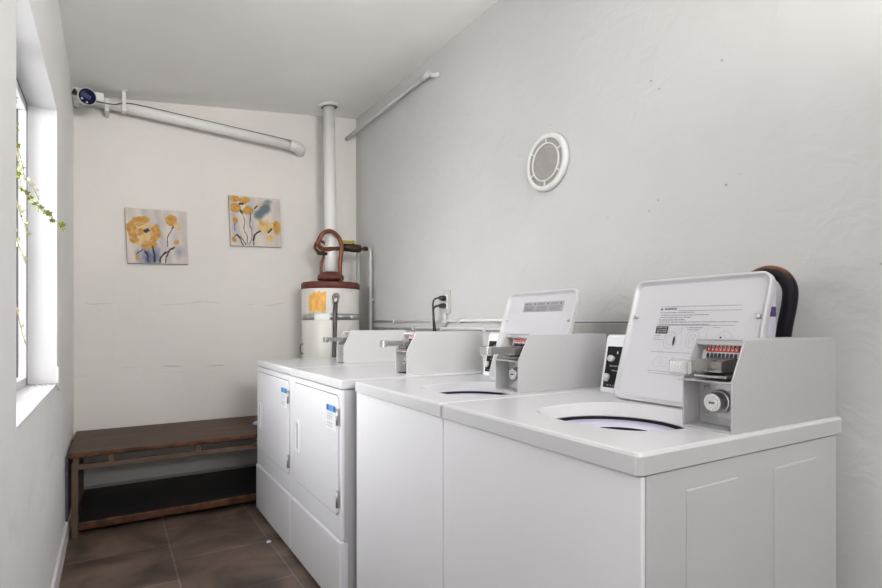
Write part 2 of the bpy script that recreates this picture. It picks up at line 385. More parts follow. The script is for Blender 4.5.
# outlet
ot = empty('electrical_outlet', (XR, 2.715, 1.283), 0, 'ivory wall outlet with two black plugs pushed into it', 'outlet')
MB().box((-.007, -.043, -.071), (0, .043, .071), .004).build('cover_plate', M['outlet'], ot)
b = MB()
for z in (-.026, .026): b.box((-.010, -.018, z - .017), (-.006, .018, z + .017), .004)
b.build('receptacle', M['white'], ot)
b = MB(); b.tube([(-.012, -.0, -.071), (-.012, -.0, -.17)], .009, 10); b.box((-.024, -.03, -.135), (0, .03, -.112), .004)
b.build('feed_conduit', M['pipewall'], ot)
for i, (z, y0) in enumerate(((.022, 2.75), (-.026, 2.75))):
    pc = empty('power_cord', (XR - .010, 2.722, 1.283 + z), 0,
               ('upper' if i == 0 else 'lower') + ' black plug and cord in the ivory wall outlet', 'cord')
    MB().lathe([(.001, -.042), (.012, -.040), (.015, -.03), (.017, -.012), (.017, 0)], axis='X', n=14, cap1=True).build('plug', M['black'], pc)
    dy = .048 if i == 0 else .040
    zt = 1.172 - 1.283 - z
    MB().tube([(-.038, 0, 0), (-.052, .02, -.002), (-.062, .036, -.018), (-.058, dy, -.06 if i == 0 else -.045), (-.055, dy, zt), (-.05 + i * .012, dy, zt - .12), (-.045 + i * .012, dy, zt - .35)], .0055 if i == 0 else .006, 8, 2).build('cord', M['black'], pc)
# white drain conduit under the ceiling
b = MB(); b.tube([(1.66, 4.12, 2.69), (1.672, 3.9, 2.70), (1.715, 2.93, 2.742), (1.715, 2.875, 2.742), (1.735, 2.84, 2.722), (1.756, 2.80, 2.716)], .016, 12)
b.tube([(1.715, 2.96, 2.741), (1.715, 2.86, 2.741)], .021, 12)
tag(b.build('drain_pipe', M['pipewall']), 'thin white pipe running high along the right wall under the ceiling', 'pipe')
# big pipe on the back wall
bp_ = empty('vent_pipe', (0, 0, 0), 0, 'thick white pipe crossing the upper back wall above the paintings', 'pipe')
b = MB(); b.tube([(-.12, 4.045, 2.585), (.3, 4.045, 2.566), (1.20, 4.045, 2.523)], .035, 24)
b.build('pipe', M['pipewhite'], bp_)
b = MB(); b.tube([(1.165, 4.045, 2.526), (1.20, 4.045, 2.522), (1.245, 4.06, 2.517), (1.262, 4.10, 2.513), (1.262, 4.131, 2.512)], .041, 20, 1)
b.build('elbow', M['pipewhite'], bp_)
b = MB(); b.box((-.035, 4.00, 2.515), (-.010, 4.125, 2.60), .004); b.build('clamp', M['pipewhite'], bp_)
# ceiling strap hanger
hg = MB(); hg.box((-.011, -.004, -.13), (.011, .0, .0), .001)
for k in range(4): hg.lathe([(.0035, -.0046), (.0035, -.0042)], c=(0, 0, -.02 - .036 * k), axis='Y', n=10, cap0=True)
hg.box((-.02, -.02, -.006), (.02, .012, .0), .001); hg.box((-.011, -.004, -.134), (.011, .05, -.128), .001)
o = hg.build('pipe_hanger', M['pipewhite'], loc=(.072, 3.985, zc(.072) + .001)); tag(o, 'white perforated strap hanging from the ceiling to hold the thick pipe', 'bracket')
# security camera in the corner
sc = empty('security_camera', (-.122, 3.83, 2.523), 0, 'round white security camera with dark blue lens face in the back left corner', 'camera')
ax = Vector((.30, -1, -.28)).normalized()
q = Vector((0, 0, 1)).rotation_difference(ax).to_matrix().to_4x4()
b = MB(); b.lathe([(.001, -.09), (.038, -.088), (.046, -.07), (.048, -.02), (.050, .0), (.046, .004)], n=32, cap0=True, mx=q); b.build('housing', M['white'], sc)
lf = MB(); lf.lathe([(.045, .002), (.043, .007), (.035, .010), (.001, .011)], n=32, cap1=True, mx=q); lf = lf.build('lens_face', M['camblue'], sc)
b = MB()
for x in (-.012, 0, .012):
    for y in (-.006, .006): b.box((x - .004, y - .004, .0095), (x + .004, y + .004, .0125), .001, mx=q)
b.build('light_array', M['camled'], lf)
b = MB()
for x, y in ((-.022, -.026), (.008, -.033)): b.box((x - .005, y - .004, .0095), (x + .005, y + .004, .013), .001, mx=q)
b.build('sensor', M['white'], lf)
b = MB(); b.tube([(-.01, .075, .035), (-.045, .12, .06), (-.06, .2, .075)], .022, 12, 1); b.box((-.082, .17, .02), (-.05, .29, .11), .008); b.box((.02, .09, .02), (.085, .17, .075), .008)
b.build('mounting_bracket', M['white'], sc)
b = MB(); b.lathe([(.004, .03), (.010, .018), (.016, .0), (.014, -.006)], c=(-.062, -.0, .004), n=14, cap0=True, cap1=True); b.build('bell_cap', M['black'], sc)
b = MB(); b.tube([(-.075, 3.84, 2.508), (-.02, 3.90, 2.528), (.03, 3.95, 2.552), (.10, 4.015, 2.598), (.3, 4.025, 2.597), (.6, 4.03, 2.584), (.9, 4.03, 2.570), (1.17, 4.03, 2.557)], .0035, 8, 2)
tag(b.build('camera_cable', M['drain']), 'thin dark cable running from the camera along the top of the thick pipe', 'cable')

# round wall vent
v = empty('wall_vent', (XR, 1.828, 1.906), 0, 'round white wall vent with a brown mesh centre', 'vent')
r0 = .136
b = MB(); b.lathe([(r0 - .012, .0), (r0, -.003), (r0 - .001, -.018), (r0 - .008, -.026), (.112, -.027), (.111, -.018)], axis='X', n=64); b.build('rim', M['ventplastic'], v)
b = MB(); b.lathe([(.114, -.0205), (.001, -.0215)], axis='X', n=48); b.build('mesh_screen', M['ventmesh'], v)
b = MB(); b.lathe([(.084, -.018), (.084, -.0255), (.0895, -.0255), (.0895, -.018)], axis='X', n=56)
for k in range(6):
    a = R(3 + 60 * k + 30); b.box((-.0252, .089, -.0024), (-.018, .114, .0024), .0005, mx=Matrix.Rotation(a, 4, 'X'))
b.build('spoke_grille', M['ventplastic'], v)

# ------------------------------------------------------------------ water heater
HX, HY, HR = 1.405, 3.80, .213
wh = empty('water_heater', (HX, HY, 0), 0, 'tall white water heater with rusty red top in the back corner', 'water heater')
b = MB(); b.lathe([(HR * .9, .0), (HR * .9, .06), (HR, .065), (HR, 1.425), (HR * .98, 1.43)], n=56, cap0=True, cap1=True); b.build('tank', M['tank'], wh)
b = MB(); b.lathe([(HR + .003, 1.405), (HR + .004, 1.445), (HR - .006, 1.455), (.02, 1.462), (.001, 1.462)], n=56, cap0=True); b.build('top_cap', M['rust'], wh)
b = MB(); b.lathe([(.095, 1.478), (.100, 1.490), (.095, 1.512), (.075, 1.532), (.048, 1.540)], n=32, cap0=True, cap1=True)
for k in range(4): a = R(45 + 90 * k); b.tube([(.09 * math.cos(a), .09 * math.sin(a), 1.455), (.09 * math.cos(a), .09 * math.sin(a), 1.505)], .007, 6)
b.build('draft_hood', M['rust'], wh)
def cyl_patch(bm_, rad, a0, a1, z0, z1, n=24, ragged=0.0):
    top = []; bot = []
    for i in range(n + 1):
        a = R(a0 + (a1 - a0) * i / n)
        zt = z1 - (ragged * (.5 + .5 * noise.noise(Vector((i * .61, 3.1, 0))) + (.5 if i < n * .22 else 0) * abs(math.sin(i * 1.9))) if ragged else 0)
        bot.append((rad * math.cos(a), rad * math.sin(a), z0)); top.append((rad * math.cos(a), rad * math.sin(a), zt))
    bm_.loft([bot, top], close=False)
b = MB(); cyl_patch(b, HR + .0015, -156, -119, 1.24, 1.405, 28, .055); tag(b.build('energy_label', M['energy'], wh), 'torn yellow energy label')
b = MB(); cyl_patch(b, HR + .002, -156, -119, 1.217, 1.24, 20); tag(b.build('label_backing', mat('pale_green_label', (.55, .56, .36), .6, var=.2, vscale=30), wh), 'pale strip below the yellow label')
b = MB()
for zz in (1.383, 1.392, 1.401): cyl_patch(b, HR + .0015, -92, -64, zz, zz + .003, 10)
b.build('rating_print', M['print'], wh)
b = MB(); b.lathe([(HR + .002, 1.178), (HR + .005, 1.178), (HR + .005, 1.222), (HR + .002, 1.222)], n=56)
b.box((-.05, -HR - .022, 1.188), (.04, -HR - .004, 1.212), .004, mx=Matrix.Rotation(R(30), 4, 'Z'))
b.tube([(-.06, -HR - .015, 1.2), (.09, -HR + .005, 1.2)], .007, 8)
sp = b.build('seismic_strap', M['strap'], wh)
b = MB(); cyl_patch(b, HR + .0065, -142, -112, 1.178, 1.222, 12); b.build('strap_print', M['white'], sp)
# discharge pipe with chrome elbow
b = MB(); b.tube([(-.055, -HR - .035, 1.31), (-.062, -HR - .037, 1.1), (-.078, -HR - .040, .55), (-.082, -HR - .040, .30)], .0155, 14, 1); dp = b.build('discharge_pipe', M['drain'], wh)
b = MB(); b.tube([(-.045, -HR + .01, 1.335), (-.048, -HR - .025, 1.340), (-.054, -HR - .036, 1.325), (-.055, -HR - .036, 1.30)], .020, 14, 1)
b.lathe([(.026, -.012), (.026, .012)], c=(-.050, -HR - .030, 1.345), axis='Y', n=8, cap0=True, cap1=True)
b.build('relief_valve', M['chrome_worn'], wh)
b = MB(); b.tube([(-HR - .004, -.02, 1.00), (-HR - .022, -.03, 1.0), (-HR - .03, -.03, .97), (-HR - .022, -.03, .935), (-HR - .004, -.02, .93)], .0035, 6, 1); b.build('wire_loop', M['drain'], wh)
# hot and cold connectors
def rel(p): return (p[0] - HX, p[1] - HY, p[2])
b = MB(); b.tube([rel(p) for p in ((1.455, 3.74, 1.46), (1.455, 3.74, 1.60), (1.468, 3.74, 1.73), (1.436, 3.74, 1.805), (1.376, 3.74, 1.838), (1.320, 3.74, 1.81), (1.290, 3.75, 1.745), (1.325, 3.76, 1.705), (1.40, 3.78, 1.712), (1.50, 3.80, 1.725))], .0165, 12, 3)
b.tube([rel(p) for p in ((1.455, 3.74, 1.455), (1.455, 3.74, 1.49))], .022, 8)
b.build('copper_connector', M['copper'], wh)
b = MB(); b.tube([rel(p) for p in ((1.345, 3.84, 1.46), (1.345, 3.84, 1.60), (1.375, 3.84, 1.69), (1.335, 3.84, 1.685), (1.295, 3.84, 1.72), (1.325, 3.84, 1.775), (1.385, 3.84, 1.755))], .0115, 12, 3)
b.tube([rel(p) for p in ((1.37, 3.835, 1.765), (1.40, 3.83, 1.735))], .016, 8)
b.build('copper_connector', M['copper'], wh)
b = MB(); b.tube([rel(p) for p in ((1.30, 3.80, 1.672), (1.385, 3.80, 1.675))], .012, 8); b.build('compression_nut', M['brass'], wh)
# flue
fl = empty('flue_pipe', (1.418, 3.84, 1.59), 0, 'white vertical flue pipe rising from the water heater to the ceiling', 'pipe')
zt = zc(1.425)
b = MB(); b.tube([(-.008, -.03, -.049), (-.006, -.02, .12), (.001, .04, zt - 1.59 + .01)], .045, 28); b.build('pipe', M['pipewhite'], fl)
b = MB(); b.lathe([(.047, -.018), (.062, -.017), (.074, -.006), (.078, .0)], c=(.001, .04, zt - 1.59 - .001), n=36, mx=Matrix.Rotation(-math.atan(.128), 4, 'Y')); b.build('ceiling_collar', M['pipewhite'], fl)
b = MB(); b.lathe([(.0465, -.021), (.062, -.0195)], c=(.001, .04, zt - 1.59 - .0), n=36, mx=Matrix.Rotation(-math.atan(.128), 4, 'Y')); b.build('collar_gap', M['brass'], fl)
# shut-off valve and supply pipes
sv = empty('shutoff_valve', (1.55, 3.79, 1.735), 0, 'dark valve with a yellow lever between copper loop and wall pipes', 'valve')
b = MB(); b.tube([(-.05, .01, -.01), (.15, -.01, .0)], .012, 10)
b.lathe([(.018, -.09), (.030, -.085), (.032, -.03), (.034, .0), (.030, .055), (.018, .06)], axis='X', n=12, c=(.035, 0, -.002), cap0=True, cap1=True)
b.lathe([(.019, 0), (.019, .025)], axis='X', n=6, c=(.118, -.008, 0), cap0=True, cap1=True); b.tube([(.03, 0, .02), (.03, 0, .055)], .008, 8)
b.build('valve_body', M['brass'], sv)
b = MB(); b.box((-.075, -.02, .034), (.045, .006, .050), .004); b.build('lever', M['yellow'], sv)
b = MB(); b.tube([(1.700, 3.78, 1.736), (1.716, 3.78, 1.736), (1.722, 3.78, 1.72), (1.722, 3.78, .0)], .014, 12)
b.box((1.708, 3.766, 1.33), (1.75, 3.794, 1.35), .002)
tag(b.build('supply_pipe', M['pipewall']), 'white vertical supply pipe nearer the right wall beside the water heater', 'pipe')
b = MB(); b.tube([(1.655, 3.86, 1.70), (1.655, 3.86, .0)], .011, 12)
b.box((1.64, 3.85, 1.69), (1.67, 3.87, 1.72), .003)
tag(b.build('supply_pipe', M['pipewall']), 'thin white vertical pipe rising just behind the right edge of the heater', 'pipe')

# ------------------------------------------------------------------ paintings on the back wall
def blend(c, d, t): t = max(0, min(1, t)); return tuple(c[i] * (1 - t) + d[i] * t for i in range(3))
def n2(x, y, s=1.0, o=0.0): return noise.noise(Vector((x * s + o, y * s - o, o)))
def seg(x, y, pts):
    d = 9
    for (ax_, ay), (bx, by) in zip(pts[:-1], pts[1:]):
        vx, vy = bx - ax_, by - ay; t = max(0, min(1, ((x - ax_) * vx + (y - ay) * vy) / (vx * vx + vy * vy + 1e-9)))
        d = min(d, math.hypot(x - ax_ - t * vx, y - ay - t * vy))
    return d
CREAM, GOLD, GOLDD, PALE, NAVY, SLATE, INK_ = (.64, .575, .51), (.60, .34, .07), (.42, .19, .03), (.64, .48, .24), (.13, .15, .25), (.13, .175, .20), (.03, .025, .03)
LILAC = (.42, .39, .41)
def ell(x, y, cx, cy, rx, ry, rot=0):
    c, s = math.cos(R(rot)), math.sin(R(rot)); dx, dy = x - cx, y - cy
    return math.hypot((dx * c + dy * s) / rx, (-dx * s + dy * c) / ry)
def petal(col, x, y, cx, cy, rx, ry, rot=0, base=GOLD, soft=.12, amt=1.0):
    e = ell(x, y, cx, cy, rx, ry, rot) + .13 * n2(x, y, 9, 2.2)
    k = blend(base, GOLDD, .5 + .9 * n2(x, y, 13, 5)) if base is GOLD else blend(base, GOLD, .2 + .7 * n2(x, y, 12, 7))
    return blend(col, k, min(1, max(0, (1 - e) / soft)) * amt)
def paint_a(x, y):     # two ranunculus-like blooms, coordinates 0..1, y up
    x, y = x + .030 * n2(x, y, 7, 11) + .012 * n2(x, y, 22, 5), y + .030 * n2(x, y, 7, 19) + .012 * n2(x, y, 22, 9)
    col = blend(CREAM, LILAC, .3 + 1.0 * n2(x * 2.0, y * .5, 4, 1))
    if .47 < x < .57 and y > .72: col = blend(col, (.36, .33, .33), .45)
    col = blend(col, NAVY, max(0, 1.0 - ell(x, y, .36, .14, .26, .27)) * 2.2 * (.75 + .7 * n2(x * 3, y * .5, 6, 3)))
    col = blend(col, NAVY, max(0, 1 - ell(x, y, .86, .22, .12, .16)) * .7)
    col = petal(col, x, y, .28, .54, .27, .26, 0, PALE, .3)
    col = petal(col, x, y, .23, .78, .15, .09, 12); col = petal(col, x, y, .09, .60, .085, .17, 12); col = petal(col, x, y, .12, .42, .07, .06, 0)
    col = petal(col, x, y, .47, .56, .09, .18, -14); col = petal(col, x, y, .36, .34, .15, .08, 12); col = petal(col, x, y, .21, .58, .10, .07, 10)
    rr_ = math.hypot(x - .28, (y - .56) * 1.05)
    for q_, w_ in ((.125, .018), (.20, .012)):
        col = blend(col, CREAM, max(0, 1 - abs(rr_ - q_ + .03 * n2(x, y, 8, 6)) / w_) * .75 * (.55 + .6 * n2(x, y, 7, 2)))
    col = petal(col, x, y, .74, .81, .10, .11); col = petal(col, x, y, .85, .73, .09, .10, 30, PALE, .4, .85); col = petal(col, x, y, .82, .41, .045, .05, 0); col = petal(col, x, y, .15, .11, .035, .06)
    for pts, w_ in (([(.29, .59), (.37, .60)], .020), ([(.33, .57), (.36, .62)], .018), ([(.74, .66), (.77, .70)], .014), ([(.75, .67), (.67, .48), (.65, .33)], .006), ([(.78, .32), (.64, .22), (.54, .12), (.51, .02)], .013),
                    ([(.70, .26), (.62, .12), (.62, .02)], .008), ([(.27, .22), (.33, .12), (.34, .02)], .014), ([(.41, .30), (.44, .18), (.43, .04)], .016), ([(.16, .18), (.24, .25)], .007)):
        col = blend(col, INK_, (w_ + .006 - seg(x, y, pts)) / .008)
    return col
def paint_b(x, y):
    x, y = x + .030 * n2(x, y, 7, 11) + .012 * n2(x, y, 22, 5), y + .030 * n2(x, y, 7, 19) + .012 * n2(x, y, 22, 9)
    col = blend(CREAM, LILAC, .25 + 1.0 * n2(x * 1.5, y * .5, 4, 8))
    col = blend(col, SLATE, max(0, 1 - ell(x, y, .63, .72, .13, .24, -38)) * 1.6)
    col = blend(col, SLATE, max(0, 1 - ell(x, y, .56, .65, .12, .13, 20)) * 2 * (.9 + .5 * n2(x, y, 8, 1)))
    col = blend(col, SLATE, max(0, 1 - ell(x, y, .70, .78, .13, .15, 20)) * 2.4 * (.8 + .5 * n2(x, y, 8, 4)))
    col = blend(col, SLATE, max(0, 1 - ell(x, y, .75, .92, .10, .08)) * 1.0)
    for a in ((.10, .95, .11, .07), (.29, .92, .12, .08), (.11, .76, .11, .10), (.34, .71, .12, .10)): col = petal(col, x, y, *a)
    col = petal(col, x, y, .11, .51, .045, .075); col = petal(col, x, y, .60, .86, .07, .035, 0, PALE)
    col = petal(col, x, y, .70, .40, .20, .16, 15, PALE, .4); col = petal(col, x, y, .60, .50, .05, .12, 35, GOLD, .5, .7); col = petal(col, x, y, .92, .40, .085, .16, 0); col = petal(col, x, y, .79, .18, .12, .09, 0, PALE, .3); col = petal(col, x, y, .06, .11, .05, .06)
    for pts, w_ in (([(.19, .84), (.26, .86)], .020), ([(.47, .78), (.53, .83)], .014), ([(.21, .72), (.23, .67)], .016), ([(.23, .68), (.28, .52), (.27, .30), (.34, .04)], .006), ([(.42, .66), (.38, .48), (.42, .22), (.36, .02)], .005),
                    ([(.74, .30), (.81, .36)], .016), ([(.58, .32), (.47, .22), (.44, .13)], .016), ([(.44, .14), (.44, .02)], .008), ([(.09, .44), (.10, .30)], .005), ([(.09, .18), (.13, .21), (.19, .14), (.24, .02)], .012), ([(.15, .21), (.24, .14), (.30, .02)], .006)):
        col = blend(col, INK_, (w_ + .006 - seg(x, y, pts)) / .008)
    return col
def paint_mat():
    m = bpy.data.materials.new('canvas_paint'); m.use_nodes = True; nt = m.node_tree; b = nt.nodes['Principled BSDF']
    a = nt.nodes.new('ShaderNodeAttribute'); a.attribute_name = 'paint'; nt.links.new(a.outputs['Color'], b.inputs['Base Color']); b.inputs['Roughness'].default_value = .7
    n = nt.nodes.new('ShaderNodeTexNoise'); n.inputs['Scale'].default_value = 60; bp = nt.nodes.new('ShaderNodeBump'); bp.inputs['Strength'].default_value = .3; bp.inputs['Distance'].default_value = .003
    nt.links.new(n.outputs['Fac'], bp.inputs['Height']); nt.links.new(bp.outputs[0], b.inputs['Normal'])
    return m
PM = paint_mat()
def painting(cx, cz, rot, fn, label, S=.372):
    e = empty('canvas_painting', (cx, YB - .001, cz), 0, label, 'painting', None); e.rotation_euler = (0, R(rot), 0)
    MB().box((-S / 2, -.030, -S / 2), (S / 2, 0, S / 2), .003).build('stretched_canvas', M['canvas_edge'], e)
    n = 120; vs = []; cols = []
    for j in range(n + 1):
        for i in range(n + 1):
            u, w_ = i / n, j / n; vs.append(((u - .5) * (S - .004), -.0312, (w_ - .5) * (S - .004))); cols.extend((*fn(u, w_), 1.0))
    fs = [(j * (n + 1) + i, j * (n + 1) + i + 1, (j + 1) * (n + 1) + i + 1, (j + 1) * (n + 1) + i) for j in range(n) for i in range(n)]
    me = bpy.data.meshes.new('painted_surface'); me.from_pydata(vs, [], fs)
    at = me.color_attributes.new('paint', 'FLOAT_COLOR', 'POINT'); at.data.foreach_set('color', cols); me.materials.append(PM)
    o = bpy.data.objects.new('painted_surface', me); C.objects.link(o); o.parent = e
painting(.271, 1.748, -2.3, paint_a, 'lower square canvas painting with one large golden flower over dark blue, nearer the window')
painting(.925, 1.919, -2.3, paint_b, 'higher square canvas painting of golden flowers with a slate blue patch, nearer the water heater')

# ------------------------------------------------------------------ bench
bn = empty('bench', (0, 0, 0), 0, 'low dark brown wooden bench with lower shelf against the back wall', 'bench')
b = MB(); b.box((-.190, 3.385, .432), (1.10, 4.10, .458), .006)
b.build('top_board', M['benchtop'], bn)
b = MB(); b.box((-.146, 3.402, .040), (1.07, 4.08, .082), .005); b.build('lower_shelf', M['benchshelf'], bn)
for (x, y) in ((-.178, 3.398), (-.178, 4.05), (1.05, 3.398), (1.05, 4.05)):
    MB().box((x, y, 0), (x + .030, y + .030, .400 if y < 4 else .432), .002).build('leg', M['bench_metal'], bn)
b = MB(); b.box((-.178, 3.397, .366), (1.08, 3.427, .394), .002); b.box((-.178, 4.05, .366), (1.08, 4.08, .394), .002)
b.build('rail', M['bench_metal'], bn)
for x in (-.172, -.012, .425, 1.05):
    MB().box((x, 3.402, .394), (x + .028, 3.424, .432), .001).build('spacer_block', M['bench_metal'], bn)
b = MB(); b.box((-.204, 3.40, .100), (-.1925, 3.95, .435), .003)
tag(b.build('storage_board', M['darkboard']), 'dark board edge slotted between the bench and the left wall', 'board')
def scrap(name, c, s, m, label, cat):
    b = MB(); r = bmesh.ops.create_icosphere(b.bm, subdivisions=2, radius=s)
    for v_ in b.bm.verts:
        k = 1 + .55 * noise.noise(v_.co * 60 + Vector(c)); v_.co = Vector((v_.co.x * k, v_.co.y * k * .8, max(v_.co.z * k * .5, -s * .35)))
    o = b.build(name, m, loc=(c[0], c[1], c[2] + s * .35)); return tag(o, label, cat)
scrap('paper_scrap', (.700, 2.81, 0), .012, M['scrap'], 'tiny white crumpled paper scrap on the floor tiles by the dryers', 'litter')
scrap('cloth_scrap', (.842, 3.72, .458), .024, mat('blue_white_cloth', (.50, .52, .68), .8, var=.5, vscale=30), 'small blue and white cloth scrap on the bench top beside the dryer', 'litter')
b = MB(); b.poly([(-.016, 0, .001), (-.006, -.012, .004), (.007, -.010, .002), (.018, .003, .001), (.005, .012, .005), (-.007, .010, .003)])
tag(b.build('fallen_leaf', mat('yellowing_leaf', (.16, .13, .02), .6), loc=(-.121, 3.23, .001)), 'small yellow green leaf lying on the floor in front of the bench', 'leaf')

# ------------------------------------------------------------------ machines
ROT = R(-1.8)
def coin_box(parent, x0, y0, L_, W=.113, paint='boxsteel'):
    """grey steel coin meter case: x0 front, y0 near side (local), length L_, open sloped front"""
    Z0 = .921; t = .004; zs = Z0 + .103; zt_ = Z0 + .188; xs = x0 + .046; x1 = x0 + L_
    side = [(x0, Z0), (x1, Z0), (x1, zt_), (xs, zt_), (x0, zs)]
    b = MB()
    b.prism(side, 'Y', y0, y0 + t); b.prism(side, 'Y', y0 + W - t, y0 + W)
    b.box((xs, y0 + t, zt_ - t), (x1, y0 + W - t, zt_)); b.box((x1 - t, y0 + t, Z0), (x1, y0 + W - t, zt_ - t))
    b.box((x0, y0 + t, Z0), (x1 - t, y0 + W - t, Z0 + t))
    b.box((x0, y0 + t, zs - .004), (x0 + .075, y0 + W - t, zs))                  # dividing shelf
    b.box((x0 + .055, y0 + t, Z0 + t), (x0 + .059, y0 + W - t, zs - .004))        # inner wall of the lock bay
    b.box((x0 + .071, y0 + t, zs), (x0 + .075, y0 + W - t, zt_ - t))              # inner wall behind the slide
    b.box((xs, y0 + t, zt_ - .012), (xs + .004, y0 + W - t, zt_))
    box = b.build('coin_box', M[paint], parent, bevel=.0012)
    yc = y0 + W / 2
    # lock bay: zinc plate, two bolts, big round lock
    yp = y0 + .044
    b = MB(); b.box((x0 + .052, y0 + .010, Z0 + .020), (x0 + .055, y0 + .094, Z0 + .094), .001)
    for z in (Z0 + .033, Z0 + .083): b.lathe([(.001, -.006), (.005, -.005), (.006, 0)], axis='X', c=(x0 + .052, y0 + .086, z), n=12)
    b.build('lock_plate', M['plate'], box)
    lc = (x0 + .052, y0 + .054, Z0 + .056)
    b = MB(); b.lathe([(.0185, -.0335), (.0205, -.031), (.0215, -.012)], axis='X', c=lc, n=32); b.lathe([(.0215, -.012), (.0245, -.011), (.0255, -.001)], axis='X', c=lc, n=32)
    b.lathe([(.0185, -.0336), (.0130, -.0336)], axis='X', c=lc, n=32, smooth=False); b.lathe([(.0128, -.0345), (.001, -.0345)], axis='X', c=lc, n=32, smooth=False); b.lathe([(.0130, -.0336), (.0128, -.0345)], axis='X', c=lc, n=32)
    b.build('lock', M['chrome'], box)
    b = MB(); b.box((x0 + .0165, y0 + .049, Z0 + .0535), (x0 + .0185, y0 + .060, Z0 + .0570)); b.build('keyhole', M['black'], box)
    # slot panel: red strip with eight white ovals, pins below it
    sx = x0 + .058; th = R(18)
    pm = Matrix.Translation((sx + .004, yc + .009, zs + .034)) @ Matrix.Rotation(th, 4, 'Y')
    b = MB(); b.box((.0, -.044, -.026), (.003, .046, .048), .001, mx=pm); b.build('slot_panel', M['white'], box)
    b = MB(); b.box((-.003, -.040, .024), (.0, .034, .042), .0015, mx=pm); b.build('red_strip', M['red'], box)
    b = MB()
    for k in range(8):
        y = -.034 + k * .0088
        b.loft([[pm @ Vector((-.0036, y + .0026 * math.cos(a) * s_,   .033 + .0070 * math.sin(a) * s_)) for a in [2 * PI * i / 12 for i in range(12)]] for s_ in (1, .5)], smooth=False)
    b.build('oval_marks', M['white'], box)
    b = MB()
    for k in range(8):
        y = -.034 + k * .0088; b.box((-.006, y - .0018, .004), (-.001, y + .0018, .020), .0005, mx=pm)
    b.box((-.004, -.040, -.001), (-.001, .038, .006), .0005, mx=pm)
    b.build('slot_pins', mat('dark_blue_pins', (.02, .03, .08), .3), box)
    b = MB()
    for k in range(12): y = -.034 + k * .0060; b.box((-.005, y - .0016, -.022), (-.001, y + .0016, -.008), .0005, mx=pm)
    b.box((-.003, -.040, -.024), (0, .038, -.006), .0005, mx=pm)
    b.build('slide_teeth', M['drain'], box)
    # coin slide: wedge body, flat tongue and upturned end
    b = MB()
    b.box((x0 + .002, y0 + .014, zs + .006), (x0 + .062, y0 + .084, zs + .012), .001)
    b.prism([(x0 + .002, zs + .018), (x0 + .062, zs + .018), (x0 + .062, zs + .046), (x0 + .024, zs + .044), (x0 + .002, zs + .040)], 'Y', y0 + .024, y0 + .080)
    b.build('slide_housing', M['chrome_worn'], box, bevel=.0015)
    b = MB(); b.box((x0 - .080, y0 + .036, zs + .024), (x0 + .004, y0 + .072, zs + .046), .002)
    for k in range(6): b.box((x0 - .078 + k * .013, y0 + .0355, zs + .0215), (x0 - .073 + k * .013, y0 + .038, zs + .0255))
    b.build('slide_tongue', M['chrome_worn'], box)
    b = MB(); b.box((x0 - .098, y0 + .032, zs + .018), (x0 - .080, y0 + .074, zs + .048), .004); b.build('slide_handle', M['chrome'], box)
    return box

def machine_feet(e, D, W):
    for (x, y) in ((.06, .06), (D - .06, .06), (.06, W - .06), (D - .06, W - .06)):
        MB().lathe([(.022, 0), (.022, .008), (.010, .012), (.010, .03)], c=(x, y, 0), n=14, cap0=True, cap1=True).build('foot', M['black'], e)

def grid_deck(x0, x1, y0, y1, z0, z1, hc, hr, rim, sx=1.0):
    """deck slab with a dished circular opening; returns MB. hc centre, hr hole radius at deck, rim=(cx,cy,r,z)"""
    b = MB(); n = 96; bv = .007
    def sq(k, ins):   # point on rounded rectangle outline in direction k
        a = 2 * PI * k / n; ca, sa = math.cos(a), math.sin(a)
        X0, X1, Y0, Y1 = x0 + ins, x1 - ins, y0 + ins, y1 - ins
        tx = ((X1 if ca > 0 else X0) - hc[0]) / ca if abs(ca) > 1e-6 else 1e9
        ty = ((Y1 if sa > 0 else Y0) - hc[1]) / sa if abs(sa) > 1e-6 else 1e9
        t = min(tx, ty); return (hc[0] + ca * t, hc[1] + sa * t)
    # use corner-exact angles
    angs = [2 * PI * k / n for k in range(n)]
    for cx_, cy_ in ((x0, y0), (x1, y0), (x0, y1), (x1, y1)): angs.extend((math.atan2(cy_ - hc[1], cx_ - hc[0]) + d) % (2 * PI) for d in (-.03, -.02, -.01, 0, .01, .02, .03))
    angs = sorted(set(round(a, 6) for a in angs))
    def outline(ins):
        P = []
        for a in angs:
            ca, sa = math.cos(a), math.sin(a)
            tx = ((x1 if ca > 0 else x0) - hc[0]) / ca if abs(ca) > 1e-6 else 1e9
            ty = ((y1 if sa > 0 else y0) - hc[1]) / sa if abs(sa) > 1e-6 else 1e9
            t = min(tx, ty); px, py = hc[0] + ca * t, hc[1] + sa * t
            px, py = min(max(px, x0 + ins), x1 - ins), min(max(py, y0 + ins), y1 - ins)
            rc = .013 - ins * .5; qx = min(max(px, x0 + ins + rc), x1 - ins - rc); qy = min(max(py, y0 + ins + rc), y1 - ins - rc)
            d = math.hypot(px - qx, py - qy)
            if d > rc: px, py = qx + (px - qx) * rc / d, qy + (py - qy) * rc / d
            P.append((px, py))
        return P
    rings = []
    for ins, z in ((.004, z0), (0, z0), (0, z1 - bv), (bv * .3, z1 - bv * .3), (bv, z1)):
        rings.append([(x, y, z) for x, y in outline(ins)])
    for s_, z in ((1.0, z1), (.975, z1 - .003)):
        def se(a): return s_ / ((abs(math.cos(a)) / .181) ** 2.8 + (abs(math.sin(a)) / .190) ** 2.8) ** (1 / 2.8)
        rings.append([(hc[0] + se(a) * math.cos(a), hc[1] + se(a) * math.sin(a), z) for a in angs])
    for s_, z in ((1.03, rim[3] + .003), (1.0, rim[3]), (1.004, rim[3] - .002)):
        rings.append([(rim[0] + rim[2] * s_ * math.cos(a), rim[1] + rim[2] * s_ * math.sin(a), z) for a in angs])
    b.loft(rings, smooth=False)
    return b

